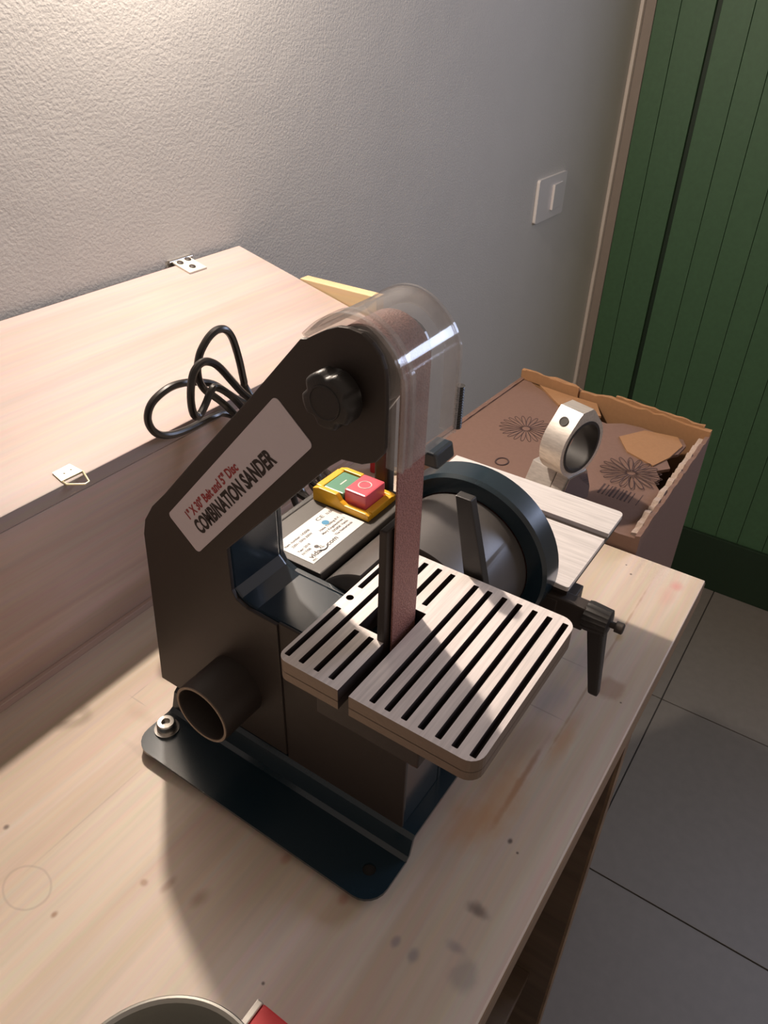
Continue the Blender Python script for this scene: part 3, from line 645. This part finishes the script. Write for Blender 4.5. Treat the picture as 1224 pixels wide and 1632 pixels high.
scf = [(r_ * 20 + k, r_ * 20 + (k + 1) % 20, (r_ + 1) * 20 + (k + 1) % 20, (r_ + 1) * 20 + k) for r_ in range(3) for k in range(20)] + [tuple(range(20)), tuple(range(60, 80))]
build(crot(MB().add(scv, scf)), 'set_screw', 'rubber', cl, label='black set screw near the top of the collar')
foot = [(-16, -31), (16, -31), (28, -58), (28, -73), (-28, -73), (-28, -58)]
build(crot(MB().prism([foot], 1.0, 34, 'y')), 'clamp_foot', 'clamp_alu', cl, bevel=1)
build(crot(MB().prism([foot], -14, .2, 'y')), 'clamp_foot', 'clamp_alu', cl, bevel=1)
build(crot(MB().prism([[(-15, -32), (15, -32), (27, -58), (27, -72), (-27, -72), (-27, -58)]], -16.5, -14, 'y')), 'chrome_face', 'chrome', cl, bevel=.8)

# ------------------------------------------------------------------ torn cardboard box behind the bench end
cb = thing('cardboard_box', (790, 250, ZF), 'torn brown cardboard box with flower prints beyond the end of the bench', 'box')
KB = 1.06      # carton drawn at bench height, then moved out to its real distance
def cbuild(mb, *a, **k):
    mb.v = [(p[0] * KB, p[1] * KB, p[2] * KB if p[2] > -600 else p[2]) for p in mb.v]; return build(mb, *a, **k)
NL, FL, FR, NR = (640, 388), (921, 378), (888, 116), (638, 118)
def torn(a, b_, z0, zs, th, n=26, jag=3.0, seed=1, low=None):
    """a cardboard wall from a to b with a ragged top edge"""
    rnd = random.Random(seed); a = Vector(a); b_ = Vector(b_); d = (b_ - a).normalized(); nn = Vector((-d.y, d.x)) * th
    mb = MB(); v = []; f = []
    for i in range(n + 1):
        t = i / n; p = a + (b_ - a) * t; zt = zs + rnd.uniform(-jag, jag * .4)
        if low and low[0] < t < low[1]: zt -= low[2]
        q = p + nn
        v += [(p.x, p.y, z0), (p.x, p.y, zt), (q.x, q.y, zt - rnd.uniform(0, 1.5)), (q.x, q.y, z0)]
    for i in range(n):
        o = i * 4; f += [(o, o + 4, o + 5, o + 1), (o + 1, o + 5, o + 6, o + 2), (o + 2, o + 6, o + 7, o + 3), (o + 3, o + 7, o + 4, o)]
    f += [(0, 1, 2, 3), tuple(n * 4 + k for k in (3, 2, 1, 0))]
    return mb.add(v, f)
cbuild(torn(FL, FR, ZF, -425, -5, seed=3, jag=2.5, low=(.33, .45, 4)), 'far_side', 'card_in', cb)
cbuild(torn(NL, FL, ZF, -438, -5, seed=4, jag=.4), 'left_side', 'card', cb)
cbuild(torn(FR, NR, ZF, -432, -5, seed=5, jag=2.5, n=34), 'right_side', 'card', cb)
cbuild(torn(NR, NL, ZF, -438, -5, seed=6, jag=1), 'near_side', 'card', cb)
cbuild(MB().box(645, 884, 122, 380, ZF, ZF + 5), 'bottom_panel', 'card_in', cb)
# ragged lining along the rims
def ragged(pts, z, th, amp, seed):
    rnd = random.Random(seed); return [(p[0] + rnd.uniform(-amp, amp), p[1] + rnd.uniform(-amp, amp)) for p in pts]
flap = [(644, 384), (918, 374)] + ragged([(917, 364), (905, 350), (893, 330), (888, 312), (880, 300), (868, 283), (862, 268), (861, 250), (858, 232), (872, 215), (874, 196), (871, 176), (875, 158), (873, 143), (860, 134)], 0, 0, 2.0, 3) + \
       ragged([(835, 138), (822, 146), (808, 140), (795, 137), (782, 146), (770, 138), (756, 141), (742, 132), (722, 126), (705, 128), (685, 130), (668, 125)], 0, 0, 2.2, 9) + [(644, 126)]
fo = cbuild(MB().prism([flap], -444, -440.5, 'z'), 'top_flap', 'card', cb)
fl2 = ragged([(868, 300), (905, 345), (902, 300), (897, 262), (868, 246), (862, 270)], 0, 0, 3, 21)
cbuild(MB().prism([fl2], -440.4, -437.5, 'z'), 'torn_flap', 'card_in', cb)
fl3 = ragged([(800, 190), (835, 205), (868, 190), (872, 150), (852, 140), (815, 144), (788, 150)], 0, 0, 3, 22)
cbuild(MB().prism([fl3], -440.4, -438.6, 'z'), 'torn_flap', 'card_in', cb)
for (pts, sd_) in ((torn((884, 121), (644, 123), -446, -433, -6, n=40, jag=4.5, seed=31), 0), (torn((905, 240), (890, 125), -440, -421.5, -2.5, n=16, jag=1.6, seed=33), 1), (torn((917, 372), (905, 290), -440, -424.5, -2.5, n=12, jag=1.5, seed=34), 2)):
    cbuild(pts, 'torn_edge', 'card_torn' if sd_ == 0 else 'card_in', cb)
# printed flowers, letter and barcode on the flap
def flower(cx, cy, r1, r2, n, z):
    mb = MB()
    for k in range(n):
        a = 2 * math.pi * k / n; hw = .55 * math.pi / n * 1.0
        loop = []
        for j in range(16):
            t = 2 * math.pi * j / 16; rr = (r1 + r2) / 2 + (r2 - r1) / 2 * math.cos(t); ww = r2 * math.sin(hw) * 1.15 * math.sin(t) * (.55 + .45 * math.cos(t) * .5 + .2)
            loop.append((cx + rr * math.cos(a) - ww * math.sin(a), cy + rr * math.sin(a) + ww * math.cos(a), z))
        mb.tube(loop, .45, 4, True)
    return mb
cbuild(flower(786, 309, 5, 33, 22, -440.45), 'flower_print', 'card_print', fo)
cbuild(flower(758, 168, 5, 34, 18, -438.55), 'flower_print', 'card_print', fo)
cbuild(MB().tube([(697 + 8.5 * math.cos(t), 297 + 7 * math.sin(t), -440.4) for t in [2 * math.pi * k / 24 for k in range(24)]], 1.1, 5, True), 'printed_letter', 'card_print', fo)
bar = MB()
for k in range(9): bar.box(700 + 0, 722, 150 + k * 4.1, 150 + k * 4.1 + (1.0 + (k * 7 % 3) * .6), -440.5, -440.25)
bar.box(700, 724, 142, 142.8, -440.5, -440.25); cbuild(bar, 'barcode_print', 'card_print', fo)

# ------------------------------------------------------------------ pan and red tin in the foreground, red clamp behind
pn = thing('metal_pan', (51, 150, ZB), 'round grey metal pan with a rolled rim at the bottom edge of the photo', 'pan')
build(MB().lathe([(ZB, 0), (ZB, 44), (-476, 47.5), (-432, 52), (-430, 54.1), (-429, 54.1), (-428.6, 52.8), (-430, 51), (-440, 49.6), (-474, 45.5), (-479, 42), (-479, 0)], (51, 150), 'z', 72), 'pan_body', 'pan_in', pn, smooth=True, angle=40)
build(MB().ring([(-430.5 + 1.7 * math.sin(t), 53.2 + 1.7 * math.cos(t)) for t in [2 * math.pi * k / 10 for k in range(10)]], (51, 150), 'z', 72), 'pan_rim', 'steel', pn, smooth=True)
build(MB().lathe([(-462, 0), (-462, 46.5), (-463, 46.5)], (51, 150), 'z', 48), 'liquid', 'water', pn)
rt_ = thing('red_tin', (112, 130, ZB), 'small red tin with a bare metal edge beside the metal pan', 'tin')
build(MB().hexa([(106, 146, ZB), (121, 146, ZB), (121, 98, ZB), (97, 98, ZB)], [(107, 146, -441), (121, 146, -441), (121, 98, -441), (99, 98, -441)]), 'tin_body', 'red', rt_, bevel=1)
build(MB().hexa([(106, 150, ZB), (121, 150, ZB), (121, 146, ZB), (106, 146, ZB)], [(106, 150, -440), (121, 150, -440), (121, 146, -440), (106, 146, -440)]), 'metal_edge', 'steel', rt_, bevel=.8)
rc = thing('red_clamp', (655, 434, ZB), 'small red clamp with a steel bar on the bench behind the sander', 'clamp')
build(MB().box(645, 660, 430, 444, ZB, ZB + 26), 'clamp_jaw', 'red', rc, bevel=2)
build(MB().tube([(653, 430, ZB + 6), (658, 418, ZB + 5), (666, 410, ZB + 5)], 3, 10), 'clamp_bar', 'steel', rc, smooth=True)
